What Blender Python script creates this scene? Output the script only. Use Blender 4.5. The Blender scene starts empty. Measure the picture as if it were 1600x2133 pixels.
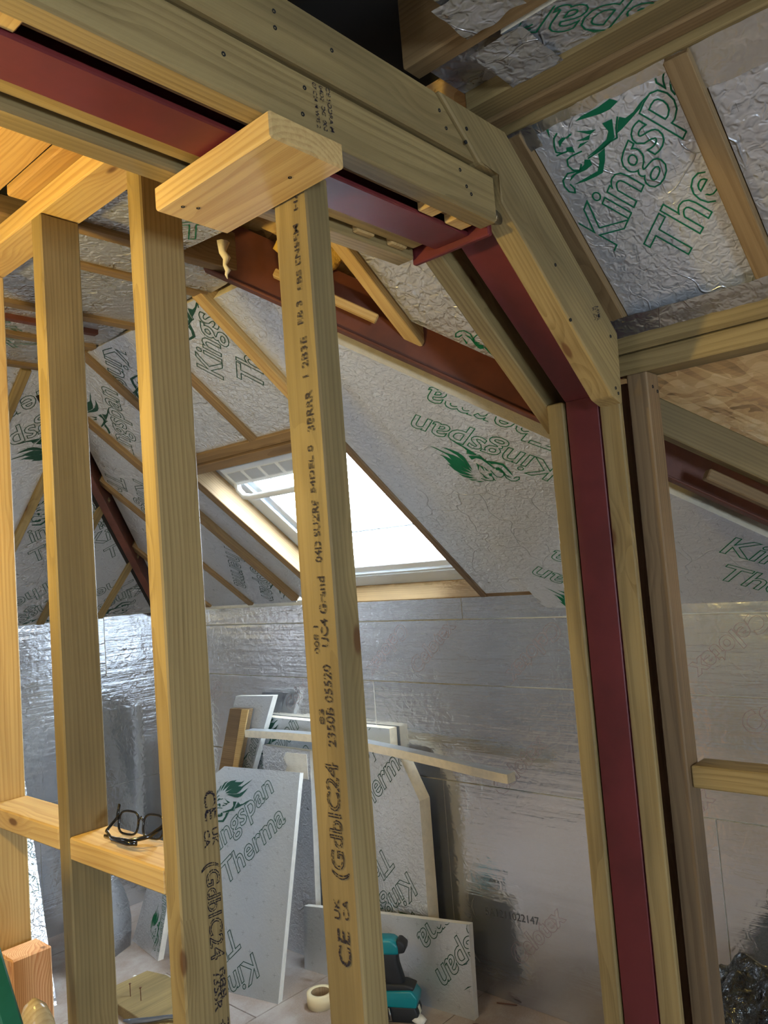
import bpy, bmesh, math, random
from mathutils import Vector, Matrix, noise as mnoise

random.seed(7)
scene = bpy.context.scene
COL = scene.collection
Rm = Matrix

# ------------------------------------------------------------------ camera
FPX = 1680.0
YAW, PITCH, ROLL = math.radians(42.05), math.radians(4.30), math.radians(-4.43)
fw = Vector((math.cos(YAW) * math.cos(PITCH), math.sin(YAW) * math.cos(PITCH), math.sin(PITCH)))
rt = Vector((math.sin(YAW), -math.cos(YAW), 0))
up = rt.cross(fw)
rt2 = rt * math.cos(ROLL) + up * math.sin(ROLL)
up2 = up * math.cos(ROLL) - rt * math.sin(ROLL)
cam_d = bpy.data.cameras.new('camera')
cam_d.sensor_fit = 'HORIZONTAL'
cam_d.sensor_width = 36.0
cam_d.lens = FPX / 1600.0 * 36.0
cam_d.clip_start = 0.02
cam = bpy.data.objects.new('camera', cam_d)
COL.objects.link(cam)
bk = -fw
cam.matrix_world = Matrix(((rt2.x, up2.x, bk.x, 0), (rt2.y, up2.y, bk.y, 0), (rt2.z, up2.z, bk.z, 1.6), (0, 0, 0, 1)))
scene.camera = cam

# ------------------------------------------------------------------ view + world
vs = scene.view_settings
vs.view_transform = 'Standard'
vs.look = 'None'
vs.gamma = 1.0
vs.use_curve_mapping = False
vs.exposure = 0.3
scene.cycles.use_denoising = True
scene.cycles.use_adaptive_sampling = True
scene.cycles.adaptive_threshold = 0.15
scene.cycles.adaptive_min_samples = 12
scene.cycles.max_bounces = 5
scene.cycles.diffuse_bounces = 3
scene.cycles.glossy_bounces = 3
scene.cycles.sample_clamp_indirect = 6.0
world = bpy.data.worlds.new('overcast_sky')
scene.world = world
world.use_nodes = True
bgn = world.node_tree.nodes['Background']
bgn.inputs[0].default_value = (0.68, 0.84, 1.0, 1)
bgn.inputs[1].default_value = 58.0

def point_lamp(name, loc, power, color, radius):
    d = bpy.data.lights.new(name, 'POINT')
    d.energy = power
    d.color = color
    d.shadow_soft_size = radius
    o = bpy.data.objects.new(name, d)
    COL.objects.link(o)
    o.location = loc
    return o

def sky_portal(name, M, sx, sy):
    d = bpy.data.lights.new(name, 'AREA')
    d.shape = 'RECTANGLE'
    d.size, d.size_y = sx, sy
    d.cycles.is_portal = True
    o = bpy.data.objects.new(name, d)
    COL.objects.link(o)
    o.matrix_world = M
    return o

point_lamp('warm_work_lamp', (0.08, 1.46, 1.92), 33.0, (1.0, 0.74, 0.21), 0.04)
point_lamp('fill_lamp', (-1.5, 0.75, 1.25), 20.0, (0.90, 0.95, 1.0), 0.15)  # added fill behind the camera, cools and lifts the room light

# ------------------------------------------------------------------ helpers
WM = {}

def lin(r, g, b):
    f = lambda c: ((c / 255.0) / 12.92) if c <= 10 else (((c / 255.0) + 0.055) / 1.055) ** 2.4
    return (f(r), f(g), f(b), 1.0)

def frame(o, u, v):
    o, u, v = Vector(o), Vector(u).normalized(), Vector(v)
    n = u.cross(v).normalized()
    v = n.cross(u)
    return Matrix(((u.x, v.x, n.x, o.x), (u.y, v.y, n.y, o.y), (u.z, v.z, n.z, o.z), (0, 0, 0, 1)))

def place(o, M, parent=None):
    if parent is not None:
        o.parent = parent
        o.matrix_parent_inverse = WM[parent.name].inverted()
    o.matrix_basis = M
    WM[o.name] = M.copy()
    return o

def tag(o, label=None, cat=None, group=None, kind=None):
    if label: o['label'] = label
    if cat: o['category'] = cat
    if group: o['group'] = group
    if kind: o['kind'] = kind
    return o

def empty(name, loc, label=None, cat=None, group=None, kind=None):
    o = bpy.data.objects.new(name, None)
    COL.objects.link(o)
    o.empty_display_size = 0.05
    place(o, Matrix.Translation(Vector(loc)))
    return tag(o, label, cat, group, kind)

def obj(name, me, mats, M=None, parent=None, smooth=False):
    o = bpy.data.objects.new(name, me)
    COL.objects.link(o)
    for m in (mats if isinstance(mats, (list, tuple)) else [mats]):
        me.materials.append(m)
    if smooth:
        for p in me.polygons:
            p.use_smooth = True
    place(o, M if M is not None else Matrix.Identity(4), parent)
    return o

def bm_mesh(bm, name):
    bmesh.ops.recalc_face_normals(bm, faces=bm.faces)
    me = bpy.data.meshes.new(name)
    bm.to_mesh(me)
    bm.free()
    return me

def add_box(bm, lo, hi):
    x0, y0, z0 = lo
    x1, y1, z1 = hi
    v = [bm.verts.new(c) for c in ((x0, y0, z0), (x1, y0, z0), (x1, y1, z0), (x0, y1, z0), (x0, y0, z1), (x1, y0, z1), (x1, y1, z1), (x0, y1, z1))]
    for f in ((0, 3, 2, 1), (4, 5, 6, 7), (0, 1, 5, 4), (1, 2, 6, 5), (2, 3, 7, 6), (3, 0, 4, 7)):
        bm.faces.new([v[i] for i in f])
    return v

def bevel_all(bm, w, seg=1):
    if w > 0:
        bmesh.ops.bevel(bm, geom=list(bm.edges), offset=w, segments=seg, affect='EDGES', profile=0.5)

AX = {'X': ((1, 0, 0), (0, 1, 0)), 'Y': ((0, 1, 0), (-1, 0, 0)), 'Z': ((0, 0, 1), (0, 1, 0))}

def timber(name, axis, lo, hi, mat, parent=None, bev=0.003, wobble=0.0):
    """Axis-aligned sawn timber, local x along the grain, origin at its centre."""
    lo, hi = Vector(lo), Vector(hi)
    c = (lo + hi) / 2
    M = frame(c, *AX[axis])
    inv = M.inverted()
    a, b = inv @ lo, inv @ hi
    l = [min(a[i], b[i]) for i in range(3)]
    h = [max(a[i], b[i]) for i in range(3)]
    bm = bmesh.new()
    add_box(bm, l, h)
    bevel_all(bm, bev)
    return obj(name, bm_mesh(bm, name), mat, M, parent)

def prism(name, poly, t, M, mat, parent=None, bev=0.0):
    """poly in the local xy plane, extruded from z=0 to z=-t."""
    bm = bmesh.new()
    a = [bm.verts.new((p[0], p[1], 0)) for p in poly]
    b = [bm.verts.new((p[0], p[1], -t)) for p in poly]
    n = len(poly)
    bm.faces.new(a)
    bm.faces.new(b[::-1])
    for i in range(n):
        j = (i + 1) % n
        bm.faces.new((a[i], b[i], b[j], a[j]))
    bevel_all(bm, bev)
    return obj(name, bm_mesh(bm, name), mat, M, parent)

def sloped(name, pts, y0, y1, direction, mat, parent=None, bev=0.003):
    """Timber whose side outline pts is given as world (X, Z), lying between Y=y0 and Y=y1; grain along direction (dx, dz)."""
    d = Vector((direction[0], 0, direction[1])).normalized()
    w = Vector((0, 1, 0)).cross(d)          # normal to d in the XZ plane
    o = Vector((sum(p[0] for p in pts) / len(pts), y0, sum(p[1] for p in pts) / len(pts)))
    # local x=d, local z = -Y (face towards the viewer), extruded to y1
    M = frame(o, d, Vector((0, -1, 0)).cross(d))
    inv = M.inverted()
    loc = [inv @ Vector((p[0], y0, p[1])) for p in pts]
    return prism(name, [(q.x, q.y) for q in loc], y1 - y0, M, mat, parent, bev)

def lathe(bm, prof, seg=20, M=None):
    rings = []
    for r, z in prof:
        ring = []
        for i in range(seg):
            a = 2 * math.pi * i / seg
            p = Vector((r * math.cos(a), r * math.sin(a), z))
            ring.append(bm.verts.new(M @ p if M else p))
        rings.append(ring)
    for k in range(len(rings) - 1):
        for i in range(seg):
            j = (i + 1) % seg
            bm.faces.new((rings[k][i], rings[k][j], rings[k + 1][j], rings[k + 1][i]))
    return rings

def tube(bm, pts, r, seg=8, flat=1.0, nrm=None):
    """Round (or flattened) tube along pts; r a number or a list."""
    pts = [Vector(p) for p in pts]
    n = len(pts)
    rs = r if isinstance(r, (list, tuple)) else [r] * n
    rings = []
    prev = None
    for i, p in enumerate(pts):
        t = (pts[min(i + 1, n - 1)] - pts[max(i - 1, 0)]).normalized()
        ref = Vector(nrm) if nrm else (prev if prev else (Vector((0, 0, 1)) if abs(t.z) < .9 else Vector((1, 0, 0))))
        a = t.cross(ref)
        if a.length < 1e-5: a = t.orthogonal()
        a.normalize()
        b = a.cross(t).normalized()
        prev = b
        rings.append([bm.verts.new(p + a * (rs[i] * math.cos(2 * math.pi * k / seg)) + b * (rs[i] * flat * math.sin(2 * math.pi * k / seg))) for k in range(seg)])
    for i in range(n - 1):
        for k in range(seg):
            j = (k + 1) % seg
            bm.faces.new((rings[i][k], rings[i][j], rings[i + 1][j], rings[i + 1][k]))
    bm.faces.new(rings[0][::-1])
    bm.faces.new(rings[-1])

def clip(poly, a, b, c):
    """Keep the part of the polygon with a*x + b*y + c >= 0."""
    out = []
    n = len(poly)
    for i in range(n):
        p, q = poly[i], poly[(i + 1) % n]
        dp, dq = a * p[0] + b * p[1] + c, a * q[0] + b * q[1] + c
        if dp >= 0: out.append(p)
        if dp * dq < 0:
            t = dp / (dp - dq)
            out.append((p[0] + t * (q[0] - p[0]), p[1] + t * (q[1] - p[1])))
    return out

# ------------------------------------------------------------------ materials
class NT:
    def __init__(self, name):
        self.m = bpy.data.materials.new(name)
        self.m.use_nodes = True
        self.t = self.m.node_tree
        self.b = self.t.nodes['Principled BSDF']
    def n(self, typ, **kw):
        nd = self.t.nodes.new(typ)
        for k, v in kw.items():
            if k == 'ins':
                for kk, vv in v.items():
                    if isinstance(vv, bpy.types.NodeSocket): self.t.links.new(vv, nd.inputs[kk])
                    else: nd.inputs[kk].default_value = vv
            else: setattr(nd, k, v)
        return nd
    def math(self, op, a, b=0.0, c=None):
        d = {0: a, 1: b}
        if c is not None: d[2] = c
        return self.n('ShaderNodeMath', operation=op, ins=d).outputs[0]
    def vmath(self, op, a, b=(0, 0, 0)):
        return self.n('ShaderNodeVectorMath', operation=op, ins={0: a, 1: b}).outputs[0]
    def noise(self, vec, scale, detail=2.0, rough=.5, dist=0.0):
        return self.n('ShaderNodeTexNoise', ins={'Vector': vec, 'Scale': scale, 'Detail': detail, 'Roughness': rough, 'Distortion': dist}).outputs[0]
    def ramp(self, fac, stops):
        r = self.n('ShaderNodeValToRGB', ins={0: fac})
        e = r.color_ramp.elements
        while len(e) < len(stops): e.new(.5)
        for i, (p, c) in enumerate(stops):
            e[i].position = p
            e[i].color = c if len(c) == 4 else (*c, 1)
        return r.outputs[0]
    def smooth(self, x, a, b):
        return self.n('ShaderNodeMapRange', interpolation_type='SMOOTHSTEP', ins={0: x, 1: a, 2: b, 3: 0.0, 4: 1.0}).outputs[0]
    def mix(self, f, a, b):
        nd = self.n('ShaderNodeMix', data_type='RGBA')
        for idx, v in ((0, f), (6, a), (7, b)):
            if isinstance(v, bpy.types.NodeSocket): self.t.links.new(v, nd.inputs[idx])
            else: nd.inputs[idx].default_value = v
        return nd.outputs[2]
    def set(self, **kw):
        for k, v in kw.items():
            k = k.replace('_', ' ')
            if isinstance(v, bpy.types.NodeSocket): self.t.links.new(v, self.b.inputs[k])
            else: self.b.inputs[k].default_value = v
    def bump(self, h, strength=.3, dist=.002):
        self.t.links.new(self.n('ShaderNodeBump', ins={'Height': h, 'Strength': strength, 'Distance': dist}).outputs[0], self.b.inputs['Normal'])

def wood(name, light, dark, knotc=(92, 58, 30), rough=.62, ringw=.0085, contrast=.34, blotch=.35, stain=None):
    k = NT(name)
    co = k.n('ShaderNodeTexCoord').outputs['Object']
    rnd = k.n('ShaderNodeObjectInfo').outputs['Random']
    off = k.n('ShaderNodeCombineXYZ', ins={0: k.math('MULTIPLY', rnd, 17.3), 1: 0.0, 2: k.math('MULTIPLY', rnd, 5.1)}).outputs[0]
    p = k.vmath('ADD', co, off)
    warp = k.noise(k.vmath('MULTIPLY', p, (1.6, 9, 9)), 1.0, 2.0)
    s = k.n('ShaderNodeSeparateXYZ', ins={0: co})
    yy = k.math('ADD', s.outputs[1], k.math('MULTIPLY_ADD', rnd, .12, -.03))
    zz = k.math('ADD', s.outputs[2], k.math('MULTIPLY_ADD', k.math('FRACT', k.math('MULTIPLY', rnd, 7.7)), .10, .02))
    r = k.math('SQRT', k.math('ADD', k.math('MULTIPLY', yy, yy), k.math('MULTIPLY', zz, zz)))
    # knots
    kv = k.n('ShaderNodeTexVoronoi', ins={'Vector': k.vmath('MULTIPLY', p, (4.0, 11.0, 11.0)), 'Scale': 1.0})
    d = kv.outputs['Distance']
    gate = k.math('GREATER_THAN', k.n('ShaderNodeSeparateColor', ins={0: kv.outputs['Color']}).outputs[0], .33)
    near = k.math('MULTIPLY', k.math('SUBTRACT', 1.0, k.smooth(d, .05, .42)), gate)
    core = k.math('MULTIPLY', k.math('SUBTRACT', 1.0, k.smooth(d, .055, .11)), gate)
    r2 = k.math('ADD', k.math('ADD', r, k.math('MULTIPLY', warp, .030)), k.math('MULTIPLY', near, .016))
    ph = k.math('FRACT', k.math('DIVIDE', r2, ringw))
    ring = k.smooth(ph, .25, .92)
    fine = k.noise(k.vmath('MULTIPLY', p, (5, 330, 330)), 1.0, 1.0)
    big = k.noise(k.vmath('MULTIPLY', p, (1.3, 7, 7)), 1.0, 3.0)
    streak = k.noise(k.vmath('MULTIPLY', p, (2.2, 95, 95)), 1.0, 1.0)
    f = k.math('ADD', k.math('MULTIPLY', ring, contrast), k.math('ADD', k.math('MULTIPLY', k.math('SUBTRACT', fine, .5), .5), k.math('MULTIPLY', k.math('SUBTRACT', streak, .45), .75)))
    c = k.mix(f, lin(*light), lin(*dark))
    if stain:
        c = k.mix(k.math('MULTIPLY', k.smooth(big, .42, .68), blotch), c, lin(*stain))
    else:
        c = k.mix(k.math('MULTIPLY', k.smooth(big, .45, .75), blotch), c, lin(*dark))
    c = k.mix(k.math('MULTIPLY', near, .35), c, lin(*dark))
    c = k.mix(k.math('MULTIPLY', core, .85), c, lin(*knotc))
    k.set(Base_Color=c, Roughness=rough, Specular_IOR_Level=.3)
    k.bump(fine, .22, .0012)
    return k.m

def foil(name, base, rough, metal, wr=.5, crosses=True, bands=0.0, wscale=1.0, cw=.5):
    k = NT(name)
    co = k.n('ShaderNodeTexCoord').outputs['Object']
    rnd = k.n('ShaderNodeObjectInfo').outputs['Random']
    p = k.vmath('ADD', co, k.n('ShaderNodeCombineXYZ', ins={0: k.math('MULTIPLY', rnd, 9.0), 1: k.math('MULTIPLY', rnd, 4.0), 2: 0.0}).outputs[0])
    fine = k.noise(p, 70 * wscale, 1.0, .55, .8)
    med = k.noise(p, 14 * wscale, 2.0, .6, .6)
    vo = k.n('ShaderNodeTexVoronoi', feature='DISTANCE_TO_EDGE', ins={'Vector': k.vmath('ADD', k.vmath('MULTIPLY', p, (7.0, 5.0, 7.0)), k.vmath('MULTIPLY', k.n('ShaderNodeTexNoise', ins={'Vector': p, 'Scale': 9.0, 'Detail': 1.0}).outputs[1], (.9, .9, .9))), 'Scale': 1.0}).outputs['Distance']
    gate = k.smooth(k.noise(p, 3.0, 1.0), .46, .62)
    crease = k.math('MULTIPLY', k.math('SUBTRACT', 1.0, k.smooth(vo, 0.0, .016)), gate)
    h = k.math('ADD', k.math('MULTIPLY', fine, .95), k.math('ADD', k.math('MULTIPLY', med, .8), k.math('MULTIPLY', crease, cw)))
    if bands:
        s0 = k.n('ShaderNodeSeparateXYZ', ins={0: p})
        wv = k.noise(k.vmath('MULTIPLY', p, (1.2, 26, 1)), 1.0, 4.0, .65)
        h = k.math('ADD', h, k.math('MULTIPLY', wv, bands))
    c = lin(*base)
    tone = k.noise(p, 2.2, 2.0)
    c = k.mix(k.math('MULTIPLY', k.smooth(tone, .35, .7), .18), c, lin(*[int(x * .78) for x in base]))
    if crosses:
        s = k.n('ShaderNodeSeparateXYZ', ins={0: co})
        row = k.math('FLOOR', k.math('DIVIDE', s.outputs[1], .062))
        u = k.math('ABSOLUTE', k.math('SUBTRACT', k.math('FRACT', k.math('ADD', k.math('DIVIDE', s.outputs[0], .088), k.math('MULTIPLY', row, .5))), .5))
        v = k.math('ABSOLUTE', k.math('SUBTRACT', k.math('FRACT', k.math('DIVIDE', s.outputs[1], .062)), .5))
        u = k.math('MULTIPLY', u, .088)
        v = k.math('MULTIPLY', v, .062)
        a = k.math('MULTIPLY', k.math('LESS_THAN', u, .0005), k.math('LESS_THAN', v, .0085))
        b = k.math('MULTIPLY', k.math('LESS_THAN', v, .0005), k.math('LESS_THAN', u, .0085))
        x = k.math('MULTIPLY', k.math('MAXIMUM', a, b), .55)
        c = k.mix(x, c, lin(70, 76, 78))
    k.set(Base_Color=c, Roughness=k.math('MULTIPLY_ADD', med, .16, rough - .08), Metallic=metal, Specular_IOR_Level=.5)
    k.bump(h, wr, .006)
    return k.m

def plain(name, rgb, rough=.5, metal=0.0, var=0.0, scale=12.0, bump=0.0, spec=.5, coat=0.0):
    k = NT(name)
    c = lin(*rgb)
    if var or bump:
        co = k.n('ShaderNodeTexCoord').outputs['Object']
        nz = k.noise(co, scale, 4.0, .6)
        if var:
            c = k.mix(k.math('MULTIPLY', k.smooth(nz, .35, .7), var), c, lin(*[int(x * .55) for x in rgb]))
        if bump:
            k.bump(k.noise(co, scale * 6, 3.0), bump, .002)
    k.set(Base_Color=c, Roughness=rough, Metallic=metal, Specular_IOR_Level=spec, Coat_Weight=coat)
    return k.m

def ink(name, rgb, worn=0.0):
    k = NT(name)
    k.set(Base_Color=lin(*rgb), Roughness=.55, Specular_IOR_Level=.2)
    return k.m

M_pine = wood('pine_sawn', (204, 170, 112), (158, 116, 64), stain=(144, 122, 80), blotch=.4)
M_green = wood('pine_treated', (156, 133, 88), (104, 82, 48), stain=(98, 84, 56), blotch=.6)
M_grey = wood('pine_weathered', (140, 114, 82), (92, 70, 48), stain=(92, 76, 60), blotch=.55)
M_raf = wood('rafter_timber', (148, 120, 82), (106, 80, 50), stain=(96, 74, 48), blotch=.4)
M_fir = wood('fir_post', (224, 176, 128), (192, 128, 82), ringw=.005, contrast=.75)
M_orange = wood('rough_board', (196, 158, 104), (150, 108, 62), stain=(128, 86, 48), blotch=.4)
M_oak = wood('varnished_wood', (196, 172, 128), (158, 128, 84), rough=.22)
M_therma = foil('foil_satin_board', (220, 222, 227), .31, .60, .75)
M_therma2 = foil('foil_crumpled', (210, 210, 212), .28, .66, 1.0, crosses=True, wscale=.8)
M_mirror = foil('foil_bright_panel', (208, 209, 212), .17, .86, .2, crosses=False, bands=1.8, wscale=.45, cw=.12)
M_offcut = foil('foil_offcut', (206, 209, 212), .32, .6, .22)
M_tape = foil('foil_tape', (206, 206, 204), .22, .9, .3, crosses=False, wscale=.8)
M_foam = plain('foam_cream', (234, 220, 194), .9, var=.15, scale=40, bump=.3)
M_foamw = plain('foam_pale', (236, 232, 222), .9, var=.12, scale=40, bump=.3)
M_oxide = plain('red_oxide_paint', (106, 38, 40), .5, var=.35, scale=7, bump=.12, spec=.4)
M_brown = plain('brown_primer_steel', (104, 54, 34), .55, var=.45, scale=9, bump=.15)
M_dark = plain('membrane_and_gap_shade', (26, 22, 18), .9)  # roof membrane, also the dark stand-in for shade behind the hip steels
M_black = plain('black_gap', (14, 14, 15), .85)
M_greenink = ink('green_ink', (18, 104, 70))
M_darkink = ink('dark_green_ink', (38, 74, 62))
M_redink = ink('faint_red_ink', (164, 138, 138))
M_greyink = ink('grey_ink', (92, 92, 92))
k = NT('stamp_ink')
nz = k.noise(k.n('ShaderNodeTexCoord').outputs['Object'], 320, 2.0)
tr = k.n('ShaderNodeBsdfTransparent')
k.set(Base_Color=lin(44, 40, 50), Roughness=.7, Specular_IOR_Level=.1)
mx = k.n('ShaderNodeMixShader', ins={0: k.math('MULTIPLY', k.smooth(nz, .40, .50), .9), 1: tr.outputs[0], 2: k.b.outputs[0]})
k.t.links.new(mx.outputs[0], k.t.nodes['Material Output'].inputs[0])
M_stamp = k.m
M_zinc = plain('zinc_bolt', (170, 172, 176), .3, 1.0)
M_rust = plain('rusty_nail', (112, 74, 58), .6, .6)
M_white = plain('window_white', (232, 236, 238), .35)
M_frame = plain('window_white_shaded', (206, 214, 222), .4)  # white frame with its bluish shade mixed into the colour
M_vent = plain('vent_grey', (120, 126, 130), .5)
M_slot = plain('vent_slot_grey', (176, 182, 190), .5)
M_teal = plain('teal_plastic', (0, 128, 138), .35)
M_blkrub = plain('black_rubber', (34, 36, 40), .55)
M_blkgloss = plain('black_acetate', (16, 15, 17), .15, coat=.5)
M_cream = plain('masking_tape', (232, 214, 172), .7)
M_label = plain('cream_label', (226, 218, 190), .6)
M_greenpl = plain('green_paint', (12, 86, 66), .4, var=.2, scale=20)
M_paintw = plain('white_paint_daub', (226, 228, 226), .6)
M_wall = plain('plaster_wall', (164, 164, 166), .85, var=.1)
M_steel = plain('dull_steel', (130, 134, 142), .35, .9)
M_bag = NT('black_film')
M_bag.set(Base_Color=lin(9, 10, 12), Roughness=.1, Specular_IOR_Level=.8)
M_bag.bump(M_bag.noise(M_bag.n('ShaderNodeTexCoord').outputs['Object'], 28, 3.0, .6, 1.5), .7, .01)
M_bag = M_bag.m
def clear_glass(name, fac):
    k = NT(name)
    tr = k.n('ShaderNodeBsdfTransparent')
    gl = k.n('ShaderNodeBsdfGlossy', ins={'Roughness': 0.0})
    mx = k.n('ShaderNodeMixShader', ins={0: fac, 1: tr.outputs[0], 2: gl.outputs[0]})
    k.t.links.new(mx.outputs[0], k.t.nodes['Material Output'].inputs[0])
    return k.m
M_glass = clear_glass('glass_pane', .06)
M_lens = clear_glass('spectacle_lens', .08)
# fibre wool
k = NT('mineral_wool')
co = k.n('ShaderNodeTexCoord').outputs['Object']
nz = k.noise(k.vmath('MULTIPLY', co, (60, 60, 20)), 1.0, 4.0, .7)
k.set(Base_Color=k.mix(nz, lin(236, 200, 96), lin(200, 140, 40)), Roughness=.95)
k.bump(nz, .9, .006)
M_wool = k.m
# oriented strand board
k = NT('oriented_strand_board')
co = k.n('ShaderNodeTexCoord').outputs['Object']
vA = k.n('ShaderNodeTexVoronoi', ins={'Vector': k.vmath('ADD', k.vmath('MULTIPLY', co, (13, 46, 30)), k.vmath('MULTIPLY', k.n('ShaderNodeTexNoise', ins={'Vector': co, 'Scale': 9.0}).outputs[1], (4.5, 4.5, 4.5))), 'Scale': 1.0})
vB = k.n('ShaderNodeTexVoronoi', ins={'Vector': k.vmath('MULTIPLY', k.n('ShaderNodeVectorRotate', rotation_type='Z_AXIS', ins={'Vector': co, 'Angle': .9}).outputs[0], (8, 60, 30)), 'Scale': 1.0})
fa = k.n('ShaderNodeSeparateColor', ins={0: vA.outputs['Color']}).outputs[0]
fb = k.n('ShaderNodeSeparateColor', ins={0: vB.outputs['Color']}).outputs[1]
f = k.math('MULTIPLY_ADD', k.noise(k.vmath('MULTIPLY', co, (12, 160, 100)), 1.0), .3, k.math('MULTIPLY', k.math('ADD', fa, fb), .35))
k.set(Base_Color=k.ramp(f, [(.12, lin(132, 102, 58)), (.35, lin(196, 150, 92)), (.6, lin(222, 182, 122)), (.9, lin(240, 208, 152))]), Roughness=.6)
k.bump(f, .4, .002)
M_osb = k.m
# chipboard floor
k = NT('dusty_chipboard')
co = k.n('ShaderNodeTexCoord').outputs['Object']
a = k.noise(co, 160, 3.0, .7)
b = k.noise(co, 5, 4.0, .6)
c = k.mix(a, lin(176, 156, 140), lin(128, 110, 100))
c = k.mix(k.math('MULTIPLY', k.smooth(b, .4, .7), .55), c, lin(188, 180, 174))
k.set(Base_Color=c, Roughness=.75)
k.bump(a, .3, .001)
M_floor = k.m

# ------------------------------------------------------------------ print on boards
FONT_CACHE = {}

def text_mesh(s, outline=True, offset=.022, shear=.22, line=.016):
    key = (s, outline, offset, shear, line)
    if key in FONT_CACHE: return FONT_CACHE[key]
    c = bpy.data.curves.new('lettering', 'FONT')
    c.body = s
    c.size = 1.0
    c.shear = shear
    c.offset = offset
    c.resolution_u = 3
    if outline:
        c.fill_mode = 'NONE'
        c.bevel_depth = line
        c.bevel_resolution = 0
    else:
        c.fill_mode = 'FRONT'
    o = bpy.data.objects.new('lettering', c)
    COL.objects.link(o)
    bpy.context.view_layer.update()
    me = bpy.data.meshes.new_from_object(o.evaluated_get(bpy.context.evaluated_depsgraph_get()))
    vs_ = [v.co.copy() for v in me.vertices]
    fs = [tuple(p.vertices) for p in me.polygons]
    bpy.data.objects.remove(o)
    bpy.data.curves.remove(c)
    bpy.data.meshes.remove(me)
    x0 = min(v.x for v in vs_)
    x1 = max(v.x for v in vs_)
    FONT_CACHE[key] = (vs_, fs, x0, x1)
    return FONT_CACHE[key]

LION_FILL = [[(0.736, 0.244), (0.682, 0.237), (0.626, 0.238), (0.586, 0.256), (0.557, 0.285), (0.526, 0.329), (0.496, 0.371), (0.526, 0.353), (0.577, 0.305), (0.625, 0.272), (0.679, 0.254)], [(0.828, 0.271), (0.769, 0.275), (0.706, 0.288), (0.65, 0.286), (0.598, 0.294), (0.553, 0.33), (0.524, 0.36), (0.496, 0.39), (0.544, 0.38), (0.604, 0.36), (0.65, 0.34), (0.684, 0.306), (0.733, 0.293)], [(0.743, 0.33), (0.713, 0.327), (0.665, 0.334), (0.614, 0.355), (0.564, 0.375), (0.496, 0.407), (0.537, 0.415), (0.593, 0.418), (0.645, 0.397), (0.684, 0.361), (0.711, 0.338)], [(0.673, 0.396), (0.64, 0.398), (0.584, 0.416), (0.536, 0.423), (0.475, 0.432), (0.522, 0.447), (0.568, 0.454), (0.614, 0.438), (0.646, 0.414)], [(0.588, 0.459), (0.547, 0.462), (0.506, 0.452), (0.455, 0.446), (0.498, 0.471), (0.544, 0.478)], [(0.504, 0.485), (0.47, 0.468), (0.43, 0.454), (0.476, 0.486)], [(0.455, 0.483), (0.428, 0.463), (0.393, 0.447), (0.425, 0.476)], [(0.705, 0.131), (0.652, 0.148), (0.625, 0.148), (0.581, 0.163), (0.527, 0.183), (0.502, 0.195), (0.541, 0.207), (0.569, 0.212), (0.572, 0.187), (0.603, 0.168), (0.651, 0.155)], [(0.553, 0.235), (0.483, 0.199), (0.454, 0.208), (0.427, 0.223), (0.36, 0.28), (0.402, 0.255), (0.464, 0.226), (0.499, 0.231), (0.522, 0.265)], [(0.428, 0.22), (0.378, 0.201), (0.321, 0.19), (0.294, 0.212), (0.259, 0.245), (0.225, 0.288), (0.265, 0.257), (0.321, 0.213), (0.364, 0.22), (0.393, 0.237)], [(0.36, 0.26), (0.341, 0.244), (0.31, 0.26), (0.274, 0.294), (0.234, 0.309), (0.261, 0.31), (0.294, 0.29), (0.329, 0.276), (0.351, 0.282)], [(0.491, 0.281), (0.463, 0.295), (0.457, 0.358), (0.473, 0.313)], [(0.463, 0.295), (0.44, 0.293), (0.416, 0.341), (0.44, 0.316)], [(0.436, 0.291), (0.387, 0.324), (0.411, 0.322)], [(0.389, 0.349), (0.368, 0.328), (0.36, 0.363), (0.377, 0.37)], [(0.419, 0.383), (0.391, 0.394), (0.367, 0.396), (0.392, 0.411), (0.413, 0.4)]]
LION_LINE = [[(0.566, 0.218), (0.522, 0.207), (0.485, 0.189), (0.458, 0.211), (0.422, 0.228), (0.362, 0.269)], [(0.301, 0.279), (0.266, 0.329), (0.227, 0.337), (0.203, 0.322), (0.187, 0.296), (0.191, 0.27), (0.209, 0.278), (0.222, 0.302)], [(0.347, 0.339), (0.326, 0.35), (0.301, 0.338), (0.289, 0.311), (0.297, 0.284), (0.326, 0.287)], [(0.382, 0.305), (0.347, 0.339)], [(0.422, 0.426), (0.397, 0.431), (0.366, 0.42), (0.342, 0.404), (0.347, 0.379), (0.36, 0.363)], [(0.438, 0.371), (0.417, 0.382)], [(0.347, 0.379), (0.329, 0.397)]]

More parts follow.
